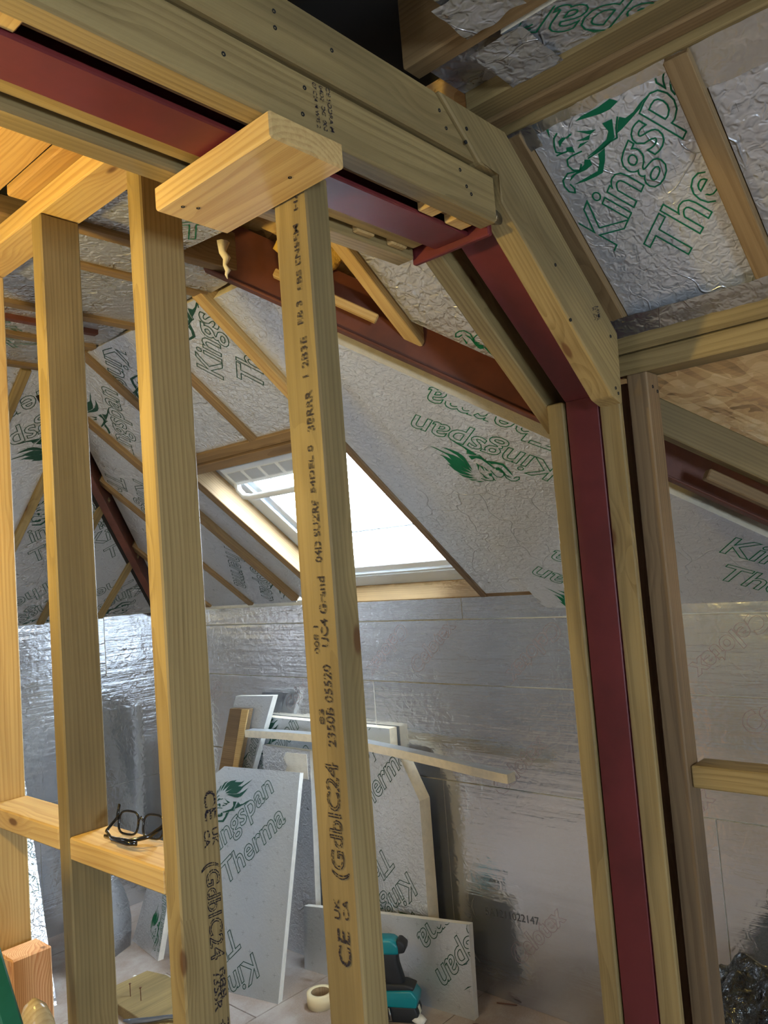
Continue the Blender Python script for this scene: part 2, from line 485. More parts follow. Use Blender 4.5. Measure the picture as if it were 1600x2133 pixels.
class Ink:
    """Collects flat print in a board's own plane; every point is tested against the board outline so print stops at its edge."""
    def __init__(self, poly=None):
        self.v, self.f, self.poly = [], [], poly
    def inside(self, x, y):
        if not self.poly: return True
        c = False
        n = len(self.poly)
        for i in range(n):
            (x1, y1), (x2, y2) = self.poly[i], self.poly[(i + 1) % n]
            if (y1 > y) != (y2 > y) and x < (x2 - x1) * (y - y1) / (y2 - y1) + x1: c = not c
        return c
    def add(self, vs_, fs):
        ok = [self.inside(v[0], v[1]) for v in vs_]
        b = len(self.v)
        self.v += [(v[0], v[1], v[2]) for v in vs_]
        self.f += [tuple(b + i for i in f) for f in fs if all(ok[i] for i in f)]
    def text(self, s, x, y, ang, length, outline=True, offset=.012, shear=.22, line=.012, hs=None):
        vs_, fs, x0, x1 = text_mesh(s, outline, offset, shear, line)
        k = length / (x1 - x0)
        h = hs if hs else k
        ca, sa = math.cos(ang), math.sin(ang)
        out = []
        for v in vs_:
            a, b = (v.x - x0) * k, v.y * h
            out.append((x + ca * a - sa * b, y + sa * a + ca * b, .0008 + v.z * k * .04))
        self.add(out, fs)
    def lion(self, x, y, ang, L):
        ca, sa = math.cos(ang), math.sin(ang)
        def T(p):
            a, b = p[0] + .03, p[1] - .015
            return (x + L * (ca * a - sa * b), y + L * (sa * a + ca * b), .0009)
        for q in LION_FILL:
            bm = bmesh.new()
            vv = [bm.verts.new((p[0], p[1], 0)) for p in q]
            f = bm.faces.new(vv)
            bmesh.ops.triangulate(bm, faces=[f])
            bm.verts.index_update()
            self.add([T(v.co) for v in bm.verts], [tuple(v.index for v in f.verts) for f in bm.faces])
            bm.free()
        for q in LION_LINE:
            for i in range(len(q) - 1):
                a, b = Vector(q[i]), Vector(q[i + 1])
                d = (b - a).normalized()
                n = Vector((-d.y, d.x)) * .0035
                a, b = a - d * .002, b + d * .002
                self.add([T(a + n), T(a - n), T(b - n), T(b + n)], [(0, 1, 2, 3)])
    def build(self, parent, mat, name='printed_lettering'):
        if not self.f: return None
        used = sorted({i for f in self.f for i in f})
        mp = {i: j for j, i in enumerate(used)}
        me = bpy.data.meshes.new(name)
        me.from_pydata([self.v[i] for i in used], [], [tuple(mp[i] for i in f) for f in self.f])
        return obj(name, me, mat, WM[parent.name], parent)

def print_block(parent, poly, mat, x, y, deg, L=.451):
    a = math.radians(deg)
    i1 = Ink(poly)
    i1.text('Kingspan', x, y, a, L)
    i1.build(parent, mat)
    i2 = Ink(poly)
    i2.lion(x, y, a, L)
    i2.build(parent, mat, 'lion_emblem')
    dx, dy = .035 * L / .451, -.137 * L / .451
    i3 = Ink(poly)
    i3.text('Therma', x + math.cos(a) * dx - math.sin(a) * dy, y + math.sin(a) * dx + math.cos(a) * dy, a, .388 * L / .451)
    i3.build(parent, mat)

def board(name, poly, t, M, parent=None, face=None, edge=None, bev=0.0):
    """Foil-faced slab: poly in local xy (front face at z=0, towards the room), thickness t behind it."""
    face, edge = face or M_therma, edge or M_foam
    bm = bmesh.new()
    a = [bm.verts.new((p[0], p[1], 0)) for p in poly]
    b = [bm.verts.new((p[0], p[1], -t)) for p in poly]
    n = len(poly)
    f0 = bm.faces.new(a)
    f1 = bm.faces.new(b[::-1])
    for i in range(n):
        j = (i + 1) % n
        bm.faces.new((a[i], b[i], b[j], a[j])).material_index = 1
    bmesh.ops.triangulate(bm, faces=[f0, f1])
    return obj(name, bm_mesh(bm, name), [face, edge], M, parent)

# ------------------------------------------------------------------ planes of the roof
SL = 0.767
SN = math.sqrt(1 + SL * SL)
FP = frame((2.51, 0, 1.485), (0, -1, 0), (-1 / SN, 0, SL / SN))     # window-side slope: local x = -Y, y = up the slope, z = into the room
FC = frame((0, 3.94, 1.485), (1, 0, 0), (0, -1 / SN, SL / SN))      # left slope: local x = X
FL = frame((0, 0, 2.405), (0, -1, 0), (-1, 0, 0))                   # flat ceiling: local x = -Y, y = -X
FN = frame((0, 0, 2.44), (0, -1, 0), (-1, 0, 0))
FW = frame((2.51, 0, 0), (0, -1, 0), (0, 0, 1))                     # back wall: local x = -Y, y = Z

def off(M, z): return M @ Matrix.Translation((0, 0, z))
def P2(X, Y): return (-Y, (2.51 - X) * SN)
def polyP(pts): return [P2(*p) for p in pts]
def ccw(poly):
    s = sum(poly[i][0] * poly[(i + 1) % len(poly)][1] - poly[(i + 1) % len(poly)][0] * poly[i][1] for i in range(len(poly)))
    return poly if s > 0 else poly[::-1]

def rectP(X0, X1, Y0, Y1, clips=()):
    """Rectangle on the window slope in world X, Y, clipped by half planes a*X+b*Y+c>=0."""
    q = [(X0, Y0), (X1, Y0), (X1, Y1), (X0, Y1)]
    for c in clips:
        if q: q = clip(q, *c)
    return ccw(polyP(q)) if len(q) > 2 else None

def lbox(name, lo, hi, M, mat, parent=None, bev=0.002):
    bm = bmesh.new()
    add_box(bm, lo, hi)
    bevel_all(bm, bev)
    return obj(name, bm_mesh(bm, name), mat, M, parent)

def lstick(name, axis, lo, hi, M, mat, parent=None, bev=0.002):
    """Timber in a plane's own axes with the grain along the local axis given."""
    lo, hi = Vector(lo), Vector(hi)
    c = (lo + hi) / 2
    M2 = M @ frame(c, *AX[axis])
    inv = frame(c, *AX[axis]).inverted()
    a, b = inv @ lo, inv @ hi
    bm = bmesh.new()
    add_box(bm, [min(a[i], b[i]) for i in range(3)], [max(a[i], b[i]) for i in range(3)])
    bevel_all(bm, bev)
    return obj(name, bm_mesh(bm, name), mat, M2, parent)

# ================================================================== SETTING
# ---- floor: chipboard sheets with open joints
floor = obj('floor', bm_mesh((lambda b: (add_box(b, (-2.5, -2.5, -.06), (2.62, 4.05, -.02)), b)[1])(bmesh.new()), 'floor'), M_dark)
tag(floor, 'dusty chipboard loft floor', kind='structure')
ys = [-2.45, -1.655, -1.055, -.455, .145, .745, 1.345, 1.945, 2.545, 3.145, 3.745, 4.0]
for i in range(len(ys) - 1):
    xs = [-2.45, -.9 + .6 * (i % 2), 1.2 + .35 * (i % 3), 2.56]
    for j in range(3):
        lbox('floor_panel', (xs[j] + .0015, ys[i] + .0015, -.022), (xs[j + 1] - .0015, ys[i + 1] - .0015, 0), Matrix.Identity(4), M_floor, floor, .0015)

# ---- back wall (foil panels)
wall_back = obj('wall_back', bm_mesh((lambda b: (add_box(b, (2.524, -2.5, -.02), (2.60, 4.0, 1.50)), b)[1])(bmesh.new()), 'wall_back'), M_foamw)
tag(wall_back, 'foil-faced insulated knee wall below the roof window', kind='structure')
rows = [(0.0, .772, [-2.4, -.9, 1.0, 2.062, 3.2, 3.935]), (.775, 1.146, [-2.4, .2, 2.4, 3.935]), (1.149, 1.397, [-2.4, -.3, 1.42, 3.935]), (1.40, 1.482, [-2.4, 1.9, 3.935])]
for z0, z1, cuts in rows:
    for i in range(len(cuts) - 1):
        y0, y1 = cuts[i] + .0015, cuts[i + 1] - .0015
        pn = board('insulation_panel', ccw([(-y0, z0 + .001), (-y1, z0 + .001), (-y1, z1 - .001), (-y0, z1 - .001)]), .012, off(FW, random.uniform(-.0012, .0012)), wall_back, M_mirror, M_foamw)
        for (s, x, y, an, L) in (('Celotex', -2.15, 1.18, 42, .29), ('Celotex', -2.218, 1.394, -138, .29), ('Celotex', -1.506, 1.391, -138, .29), ('Celotex', -1.789, .741, 44, .30), ('Celotex', -1.772, .141, 45, .30), ('Celotex', -.807, 1.414, -142, .29), ('Celotex', -1.20, .63, 45, .29), ('Celotex', -.86, 1.03, 45, .29), ('Celotex', -1.42, 1.10, 42, .29), ('Celotex', -2.95, .98, 42, .29), ('Celotex', -3.5, 1.12, -138, .29)):
            ik = Ink([(-y1, z0), (-y0, z0), (-y0, z1), (-y1, z1)])
            ik.text(s, x, y, math.radians(an), L, offset=.03, shear=.0, line=.006)
            ik.build(pn, M_redink)
        if z0 < .1 and cuts[i] < 1.5 < cuts[i + 1]:
            ik = Ink()
            ik.text('5A1211022147', -1.907, .292, math.radians(3.6), .236, outline=False, offset=0, shear=0)
            ik.build(pn, M_greyink, 'batch_number')

# ---- left wall
FLW = frame((0, 3.94, 0), (1, 0, 0), (0, 0, 1))
wall_left = obj('wall_left', bm_mesh((lambda b: (add_box(b, (-2.5, 3.955, -.02), (2.6, 4.03, 1.50)), b)[1])(bmesh.new()), 'wall_left'), M_foamw)
tag(wall_left, 'foil-faced insulated knee wall behind the stud partition', kind='structure')
for z0, z1, cuts in ((0, .62, [-2.4, .6, 1.75, 2.507]), (.622, 1.18, [-2.4, .2, 2.507]), (1.182, 1.482, [-2.4, 1.05, 2.13, 2.507])):
    for i in range(len(cuts) - 1):
        board('insulation_panel', [(cuts[i] + .0015, z0), (cuts[i + 1] - .0015, z0), (cuts[i + 1] - .0015, z1), (cuts[i] + .0015, z1)], .012, off(FLW, random.uniform(-.0015, .0015)), wall_left, M_mirror, M_foamw)

# ---- the unseen rest of the loft, closed in
wall_front = timber('wall_front', 'Y', (-2.5, -2.5, 0), (-2.42, 4.0, 3.2), M_wall, None, 0)
tag(wall_front, 'plain plastered wall behind the camera', kind='structure')
wr = empty('wall_right', (0, -2.46, 0), 'plain plastered gable wall with an opening added for fill light', kind='structure')
for lo, hi in (((-2.42, -2.5, 0), (-.91, -2.42, 3.2)), ((-.29, -2.5, 0), (2.6, -2.42, 3.2)), ((-.91, -2.5, 0), (-.29, -2.42, .99)), ((-.91, -2.5, 1.61), (-.29, -2.42, 3.2))):
    timber('wall_section', 'X', lo, hi, M_wall, wr, 0)
sky_portal('gable_fill_portal', frame((-.6, -2.43, 1.3), (-1, 0, 0), (0, 0, 1)) @ Matrix.Rotation(math.pi, 4, 'Y'), .62, .62)  # unseen opening added so sky light fills the camera side

# ---- roof deck above everything (boards on the outside of the rafters)
deck = empty('ceiling_roof_deck', (1.5, 1, 2.6), 'strand board roof deck seen between the timbers', kind='structure')
DK = off(FP, -.105)
def deckP(X0, X1, Y0, Y1, mat=M_osb):
    a, b = P2(X0, Y0), P2(X1, Y1)
    lbox('deck_sheet', (min(a[0], b[0]), min(a[1], b[1]), -.02), (max(a[0], b[0]), max(a[1], b[1]), 0), DK, mat, deck, 0)
deckP(1.2, 2.75, -2.5, .93)
deckP(1.2, 2.75, .93, 1.76)
deckP(1.2, 1.70, 1.76, 2.66, M_dark)
deckP(2.60, 2.75, 1.76, 2.66, M_dark)
deckP(1.2, 2.75, 2.66, 4.05, M_dark)
deckP(-.3, 1.2, -2.5, 4.05, M_dark)
lbox('deck_sheet', (-2.5, -2.5, 3.66), (-.2, 4.05, 3.70), Matrix.Identity(4), M_dark, deck, 0)
DKC = off(FC, -.06)
lbox('deck_sheet', (-2.5, -.2, -.02), (2.7, 2.9, 0), DKC, M_dark, deck, 0)
timber('gable_end', 'X', (-2.5, -2.5, 3.2), (1.3, -2.44, 3.75), M_dark, deck, 0)
timber('gable_end', 'Y', (-2.5, -2.5, 3.2), (-2.44, 4.05, 3.75), M_dark, deck, 0)

# ---- window-side slope: rafters, boards between them, tapes
slope = empty('ceiling_slope_back', (2.0, 2.0, 1.85), 'sloping ceiling of foil boards between rafters on the window side', kind='structure')
HR = (1, 1, -2.985)      # right of the hip: X + Y >= 2.985
HLc = (1, -1, 1.405)     # left hip: X - Y >= -1.405
def raft(Y0, Y1, X0, X1, z0=-.09, z1=.012, mat=M_raf):
    a, b = P2(X0, Y0), P2(X1, Y1)
    return lstick('rafter', 'Y', (min(a[0], b[0]), min(a[1], b[1]), z0), (max(a[0], b[0]), max(a[1], b[1]), z1), FP, mat, slope)
raft(.428, .470, 1.30, 1.69, z1=.02)
raft(.747, .786, 1.30, 1.69, z1=.02)
raft(.105, .147, 1.30, 1.69, z1=.02)
raft(1.255, 1.293, 1.18, 1.60, z1=.02, mat=M_pine)
raft(1.770, 1.812, 1.30, 1.80, z1=.022, mat=M_pine)
raft(2.105, 2.142, 1.30, 1.735)
raft(2.452, 2.490, 1.30, 1.735)
raft(2.795, 2.832, 1.33, 2.47, z1=.016)
raft(3.145, 3.18, 1.72, 2.49)
raft(3.49, 3.53, 2.06, 2.49)

def bd(X0, X1, Y0, Y1, clips=(), z=0.0, prints=(), face=None, t=.06, inkm=None):
    q = rectP(X0, X1, Y0, Y1, clips)
    if not q: return
    o = board('insulation_board', q, t, off(FP, z), slope, face or M_therma)
    for pr in prints: print_block(o, q, inkm or M_greenink, *pr)
    return o
bd(1.315, 1.715, .472, .745, prints=[(-.705, 1.213, 45)])
bd(1.315, 1.715, .149, .426, prints=[(-.30, 1.62, 45)], face=M_therma2)
bd(1.315, 1.715, -.6, .103, face=M_therma2)
bd(1.34, 1.80, .99, 1.253, [(-1, -1, 2.80)], prints=[(-1.32, 1.12, -45)], face=M_therma2, t=.05)
bd(1.33, 2.495, 1.537, 1.768, [HR], z=.003)
# the big proud board on the right, one clipped corner at its foot
q = [P2(1.45, 1.535), P2(2.455, 1.535), (-1.535, -.005), (-1.515, -.043), (-.2, -.043), P2(1.45, -.2)]
q = ccw([(a, b) for a, b in clip(q, -1, -1 / SN, 2.51 - 2.985) or q])
q = [(a, b) for a, b in q]
big = board('insulation_board', q, .06, off(FP, .042), slope, M_therma)
print_block(big, q, M_greenink, -1.101, .657, 136.2, .438)
print_block(big, q, M_greenink, -1.114, -.084, 136.2, .438)
print_block(big, q, M_greenink, -.831, .222, -35, .44)
bd(1.315, 1.73, 1.814, 2.103, prints=[(-2.011, 1.237, 45), (-2.1, .93, -135)], inkm=M_darkink)
bd(1.315, 1.73, 2.144, 2.45, prints=[(-2.331, 1.53, -135)], inkm=M_darkink)
bd(1.33, 1.73, 2.492, 2.793, [HLc], prints=[(-2.83, 1.02, 45)], inkm=M_darkink)
bd(1.73, 2.495, 2.665, 2.793, [HLc], z=-.01)
bd(1.44, 2.495, 2.834, 3.143, [HLc], prints=[(-2.74, .42, -130), (-2.95, .95, -135)], inkm=M_darkink)
bd(1.74, 2.495, 3.182, 3.488, [HLc], prints=[(-3.2, .3, 45)], inkm=M_darkink)
bd(2.06, 2.495, 3.532, 3.9, [HLc])
# pale timber fillet above the wall head
lstick('trim_strip', 'X', (-1.80, -.03, -.03), (-1.54, .02, .0), FP, M_grey, slope)
# foil tapes along the purlin and the plate
def crumple(name, x0, x1, y0, y1, M, parent, amp=.004, nx=60, ny=6, mat=M_tape):
    bm = bmesh.new()
    g = []
    for i in range(nx + 1):
        row = []
        for j in range(ny + 1):
            x = x0 + (x1 - x0) * i / nx
            y = y0 + (y1 - y0) * j / ny
            if j in (0, ny): y += .006 * mnoise.noise(Vector((x * 30, j, 3)))
            z = amp * (1.0 + mnoise.noise(Vector((x * 22, y * 40, 1.7))) + .7 * abs(mnoise.noise(Vector((x * 40, y * 26, 5.7)))))
            row.append(bm.verts.new((x, y, z)))
        g.append(row)
    for i in range(nx):
        for j in range(ny):
            bm.faces.new((g[i][j], g[i + 1][j], g[i + 1][j + 1], g[i][j + 1]))
    return obj(name, bm_mesh(bm, name), mat, M, parent, True)
crumple('foil_tape', -.46, .3, (2.51 - 1.362) * SN, (2.51 - 1.30) * SN, off(FP, .002), slope, amp=.0022)
crumple('foil_tape', -.735, -.46, (2.51 - 1.316) * SN, (2.51 - 1.30) * SN, off(FP, .002), slope, amp=.002, nx=24, ny=4)
crumple('foil_tape', -.79, .3, (2.51 - 1.722) * SN, (2.51 - 1.668) * SN, off(FP, .018), slope, amp=.003)
crumple('foil_tape', -.79, -.72, (2.51 - 1.332) * SN, (2.51 - 1.295) * SN, off(FP, .012), slope, amp=.004, nx=14)

# ---- left slope behind the studs
slopeL = empty('ceiling_slope_left', (1.6, 3.3, 1.95), 'sloping ceiling of printed foil boards beyond the stud partition', kind='structure')
HV = lambda q: clip(q, -1, -1.0 / SN, 2.51 - .02)     # left of the hip, in local x = X, y = slope distance
edges = [-2.3, -1.2, -.2, .30, .62, .93, 1.24, 1.485, 1.795, 2.105, 2.51]
for i in range(len(edges) - 1):
    q = clip([(edges[i] + .019, .003), (edges[i + 1] - .019, .003), (edges[i + 1] - .019, 1.51), (edges[i] + .019, 1.51)], -1, -1 / SN, 2.49)
    if len(q) < 3: continue
    o = board('insulation_board', ccw(q), .05, FC, slopeL, M_therma2 if i % 2 else M_therma)
    for pr in ((1.514, 1.416, -137), (1.50, .54, 43), (1.855, .54, 44), (2.244, .278, -135), (1.85, .25, -135)): print_block(o, ccw(q), M_darkink, *pr)
for x in edges[1:-1]:
    top = min(1.51, (2.49 - x) * SN)
    lstick('rafter', 'Y', (x - .018, .0, -.05), (x + .018, top, .012), FC, M_green, slopeL)

# ---- flat ceiling, far side of the beam
ceilL = empty('ceiling_flat', (1.0, 1.9, 2.405), 'flat ceiling of foil boards between joists beyond the beam', kind='structure')
jl = [1.03, 1.60, 1.785, 2.135, 2.395, 2.70]
for i in range(len(jl) - 1):
    y0, y1 = jl[i] + .019, jl[i + 1] - .019
    x1 = 1.30 if i else 1.12
    q = [(-y0, -x1), (-y0, -.83), (-y1, -.83), (-y1, -x1 - (.02 if i % 2 else -.01)), (-(y0 + y1) / 2, -x1 - .015)]
    q = ccw(q)
    o = board('insulation_board', q, .05, off(FL, random.uniform(-.004, .004)), ceilL, M_therma2)
    for pr in ((-1.46, -.95, -45), (-2.6, -1.1, 45)): print_block(o, q, M_greenink, *pr)
for y in jl[1:]:
    lstick('ceiling_joist', 'Y', (-y - .018, -1.31, -.09), (-y + .018, -.83, .010), FL, M_raf, ceilL)
lstick('ceiling_joist', 'Y', (-2.26, -1.24, -.03), (-2.235, -.83, .012), FL, M_brown, ceilL)
# flat ceiling on the camera side of the beam
ceilN = empty('ceiling_flat_near', (1.1, .4, 2.44), 'crumpled foil boards above the collar beside the steel beam', kind='structure')
for (x0, x1, y0, y1, z, pr, mt) in ((1.075, 1.20, -.6, .64, 0.0, (-.278, -1.366, 133.6), M_therma2), (1.07, 1.205, .64, .80, -.025, None, M_therma2), (.86, 1.02, -.6, .655, .012, None, M_tape)):
    q = ccw([(-y0, -x0), (-y0, -x1), (-y1, -x1), (-y1, -x0)])
    o = board('insulation_board', q, .04, off(FN, z), ceilN, mt)
    if pr:
        print_block(o, q, M_greenink, *pr)
crumple('foil_flap', -.70, -.60, -1.20, -1.07, off(FN, .004), ceilN, amp=.0035, nx=20, ny=20, mat=M_therma2)
crumple('foil_flap', -.668, -.56, -1.02, -.93, off(FN, .014), ceilN, amp=.004, nx=16, ny=14, mat=M_therma2)
# plain ceiling over the camera
ceilC = lbox('ceiling', (-2.42, -2.42, 2.62), (.45, 4.0, 2.68), Matrix.Identity(4), M_wall, None, 0)
tag(ceilC, 'plain boarded ceiling above the landing', kind='structure')

# ---- roof window
win = empty('window_1', (2.15, 2.2, 1.85), 'white framed roof window between two rafters', kind='structure')
U0, U1, V0, V1 = -2.597, -1.803, .018, .905
def wbox(name, u0, u1, v0, v1, w0, w1, mat, parent=win, bev=.002): return lbox(name, (u0, v0, w0), (u1, v1, w1), FP, mat, parent, bev)
lstick('lining', 'Y', (U0 - .045, V0 - .02, -.085), (U0, V1, .004), FP, M_raf, win)
lstick('lining', 'Y', (U0 - .075, V0, -.085), (U0 - .047, V1, -.012), FP, M_grey, win)
lstick('lining', 'Y', (U1, V0 - .02, -.085), (U1 + .028, V1 + .02, .006), FP, M_grey, win)
lstick('header', 'X', (U0 - .02, V1 + .045, -.09), (U1, V1 + .085, .012), FP, M_raf, win)
lstick('header', 'X', (U0 - .02, V1 + .002, -.09), (U1, V1 + .043, .022), FP, M_grey, win)
lstick('sill', 'X', (U0, V0 - .05, -.085), (U1, V0 - .018, .0), FP, M_raf, win)
def ring(name, u0, u1, v0, v1, w0, w1, t, mat):
    f = empty(name, (FP @ Vector(((u0 + u1) / 2, (v0 + v1) / 2, w0))))
    f.parent = win
    f.matrix_parent_inverse = WM[win.name].inverted()
    for a, b, c, d in ((u0, u0 + t, v0, v1), (u1 - t, u1, v0, v1), (u0 + t, u1 - t, v0, v0 + t), (u0 + t, u1 - t, v1 - t, v1)):
        wbox('frame_rail', a, b, c, d, w0, w1, mat, f)
    return f
ring('window_frame', U0 - .004, U1 + .004, V0 - .03, V1, -.17, -.085, .078, M_frame)
wbox('lower_rail', U0 + .045, U1 - .045, V0 + .015, V0 + .06, -.17, -.088, M_frame)
sash = ring('sash', U0 + .070, U1 - .060, V0 + .055, V1 - .06, -.165, -.100, .038, M_white)
wbox('pane', U0 + .07, U1 - .07, V0 + .075, V1 - .08, -.142, -.138, M_glass, win, 0)
wbox('pane_divider', U0 + .07, U1 - .07, .285, .291, -.150, -.145, M_vent, win, 0)
# ventilation flap with its control bar along the head
wbox('vent_flap', U0 + .085, U1 - .16, V1 - .150, V1 - .055, -.10, -.045, M_white)
for i in range(5):
    u = U0 + .105 + i * .100
    wbox('vent_slot', u, u + .084, V1 - .132, V1 - .078, -.048, -.0435, M_slot, win, .004)
bm = bmesh.new()
ua, ub = U0 + .09, U1 - .17
tube(bm, [(ua, V1 - .135, -.06), (ua + .004, V1 - .165, -.035), (ua + .02, V1 - .19, -.022), (ua + .06, V1 - .198, -.018), (ub - .06, V1 - .198, -.018), (ub - .02, V1 - .19, -.022), (ub - .004, V1 - .165, -.035), (ub, V1 - .135, -.06)], .013, 10)
obj('control_bar', bm_mesh(bm, 'control_bar'), M_white, FP, win, True)
sky_portal('roof_window_portal', off(FP, -.175) @ Matrix.Translation(((U0 + U1) / 2, (V0 + V1) / 2, 0)) @ Matrix.Rotation(math.pi, 4, 'X'), U1 - U0, V1 - V0)

# ================================================================== STEEL FRAME AND ITS TIMBERS
fr = empty('steel_frame', (1.2, .855, 0), 'red oxide painted cranked steel frame of beam, sloping leg and column', 'steel frame')
def ibeam(name, pts, y0, y1, parent, mat=M_oxide):
    """pts: inner flange line in (X, Z) from one end to the other; depth outwards by d."""
    return None
Yf0, Yf1, Yc = .816, .895, .8555
b1 = lbox('beam', (-1.2, Yf0, 2.20), (1.192, Yf1, 2.209), Matrix.Identity(4), M_oxide, fr, .002)
lbox('web', (-1.2, Yc - .004, 2.209), (1.192, Yc + .004, 2.355), Matrix.Identity(4), M_oxide, b1, 0)
lbox('top_flange', (-1.2, Yf0, 2.355), (1.192, Yf1, 2.364), Matrix.Identity(4), M_oxide, b1, .002)
lbox('end_plate', (1.193, .772, 2.188), (1.205, .952, 2.372), Matrix.Identity(4), M_oxide, fr, .0025)
# sloping leg
dS = Vector((.345, 0, -.265)).normalized()
nS = Vector((.265, 0, .345)).normalized()
A0 = Vector((1.206, 0, 2.281))
K0 = Vector((1.634, 0, 1.953))
def quadprism(name, P, y0, y1, parent, mat, bev=.0015):
    return sloped(name, [(p.x, p.z) for p in P], y0, y1, (dS.x, dS.z), mat, parent, bev)
leg = quadprism('sloping_leg', [A0, K0, K0 + nS * .009 + Vector((.004, 0, 0)), A0 + nS * .009], Yf0, Yf1, fr, M_oxide)
O2 = K0 + Vector((.155, 0, .06))
quadprism('leg_web', [A0 + nS * .01, K0 + nS * .01, O2, Vector((1.206, 0, 2.44))], Yc - .004, Yc + .004, leg, M_oxide, 0)
quadprism('outer_flange', [Vector((1.206, 0, 2.44)), O2, O2 + Vector((.008, 0, .004)), Vector((1.206, 0, 2.45))], Yf0, Yf1, leg, M_oxide, 0)
colm = lbox('column', (1.634, Yf0, 0), (1.643, Yf1, 1.955), Matrix.Identity(4), M_oxide, fr, .002)
lbox('column_web', (1.643, Yc - .004, 0), (1.79, Yc + .004, 1.98), Matrix.Identity(4), M_oxide, colm, 0)
lbox('outer_flange', (1.79, Yf0, 0), (1.799, Yf1, 2.0), Matrix.Identity(4), M_oxide, colm, .001)
lbox('base_plate', (1.62, .80, 0), (1.81, .91, .012), Matrix.Identity(4), M_oxide, fr, .002)
bm = bmesh.new()
tube(bm, [(1.160, .765, 2.222), (1.232, .765, 2.222)], .011, 12)
obj('bolt', bm_mesh(bm, 'bolt'), M_zinc, None, fr, True)

def screw(parent, p, n, r=.0032):
    bm = bmesh.new()
    M = Vector((0, 0, 1)).rotation_difference(Vector(n)).to_matrix().to_4x4()
    lathe(bm, [(r, -.002), (r, .0006), (r * .6, .0002), (0.0005, -.0005)], 10, Matrix.Translation(Vector(p)) @ M)
    return obj('screw', bm_mesh(bm, 'screw'), M_black, None, parent)

def stamp(parent, M, lines, mat=M_stamp, name='stamped_print'):
    """lines: (text, x, y, length, outline, height factor) in the plane frame M."""
    for (s, x, y, L, ol, hs) in lines:
        ik = Ink()
        ik.text(s, x, y, 0, L, outline=ol, offset=.015 if not ol else 0, shear=0, line=.022, hs=hs)
        me = bpy.data.meshes.new(name)
        me.from_pydata(ik.v, [], ik.f)
        obj(name, me, mat, M, parent)

# beam packing timbers, camera side
tu = sloped('packing_timber', [(-1.2, 2.289), (1.130, 2.289), (1.027, 2.376), (-1.2, 2.376)], .744, .812, (1, 0), M_green)
tag(tu, 'upper of two long treated timbers bolted along the near side of the red beam', 'timber')
tl = timber('packing_timber', 'X', (-1.2, .748, 2.199), (1.188, .787, 2.283), M_green, bev=.004)
tag(tl, 'lower long timber on the near side of the red beam with black printed stamp', 'timber')
for (x, z) in ((.735, 2.262), (.728, 2.222), (.60, 2.25), (1.085, 2.262), (1.10, 2.238), (1.112, 2.228)): screw(tl, (x, .7478, z), (0, -1, 0))
for (x, z) in ((.685, 2.345), (.685, 2.322), (1.035, 2.345), (1.05, 2.32), (.79, 2.338), (.42, 2.34)): screw(tu, (x, .7438, z), (0, -1, 0))
stamp(tl, frame((.765, .7475, 2.279), (0.06, 0, -1), (1, 0, .06)), [('CE SODRA M', 0, .010, .064, False, .011), ('04D2  DG  008', .002, -.003, .064, False, .010), ('07 C24 M W39 2', .002, -.016, .064, False, .010)])
tw = timber('packing_timber', 'X', (-1.2, .792, 2.216), (1.188, .813, 2.283), M_grey)
tag(tw, 'narrow packing timber tucked in the shadow between near timber and red flange', 'timber')
for i, (x0, x1, z0) in enumerate(((.30, .372, 2.204), (1.045, 1.085, 2.203), (1.118, 1.168, 2.202))):
    w = timber('wedge_block', 'Y', (x0, .786, z0), (x1, .815, z0 + .035), M_pine)
    tag(w, ('pale offcut wedge beside the red flange near the left picture edge', 'small wedge block under the beam, second from its bolted end', 'small wedge block under the beam nearest the steel end plate')[i], 'wedge')
# far side
f1 = timber('packing_timber', 'X', (-1.2, .896, 2.207), (1.17, .930, 2.30), M_green)
tag(f1, 'inner packing timber against the far side of the red beam flange', 'timber')
f2 = timber('packing_timber', 'X', (-1.2, .944, 2.196), (1.19, .985, 2.47), M_green)  # top carried up out of view to block lamp light over the beam
tag(f2, 'outermost timber on the far side of the red beam above the studs', 'timber')
for i, x in enumerate((1.02, 1.11)):
    w = timber('wedge_block', 'Y', (x, .929, 2.204), (x + .045, .945, 2.24), M_pine)
    tag(w, ('spacer block between far beam timbers, left of the pair', 'spacer block between far beam timbers, right of the pair')[i], 'wedge')

# sloping timbers along the leg
ts = sloped('sloping_timber', [(1.030, 2.376), (1.222, 2.376), (1.600, 2.068), (1.592, 1.915), (1.553, 1.926), (1.1925, 2.2365), (1.1925, 2.2865), (1.1345, 2.2865)], .738, .790, (.78, -.62), M_green)
tag(ts, 'thick pale timber sloping down the near side of the steel leg with plumb cut foot', 'timber')
for (x, z) in ((1.10, 2.335), (1.095, 2.31), (1.36, 2.16), (1.40, 2.06), (1.52, 2.09), (1.565, 2.055), (1.565, 1.945), (1.575, 1.935)): screw(ts, (x, .7376, z), (0, -1, 0), .0035)
stamp(ts, frame((1.497, .7372, 2.105), (.25, 0, -.95), (.95, 0, .25)), [('HIIB', 0, .014, .028, False, .014), ('FO-BA', 0, .004, .030, False, .012), ('R 2A', .002, -.006, .026, False, .012)])
tb = sloped('sloping_timber', [(1.205, 2.275), (1.232, 2.300), (1.655, 1.975), (1.634, 1.944)], .7908, .8135, (.78, -.62), M_green)
tag(tb, 'slim packing timber between the sloping leg and the pale sloping timber', 'timber')
tf = sloped('sloping_timber', [(1.235, 2.252), (1.27, 2.37), (1.735, 2.02), (1.735, 1.965), (1.70, 1.898)], .940, .984, (.80, -.60), M_green)
tag(tf, 'sloping timber on the far side of the red leg, its foot behind the column', 'timber')

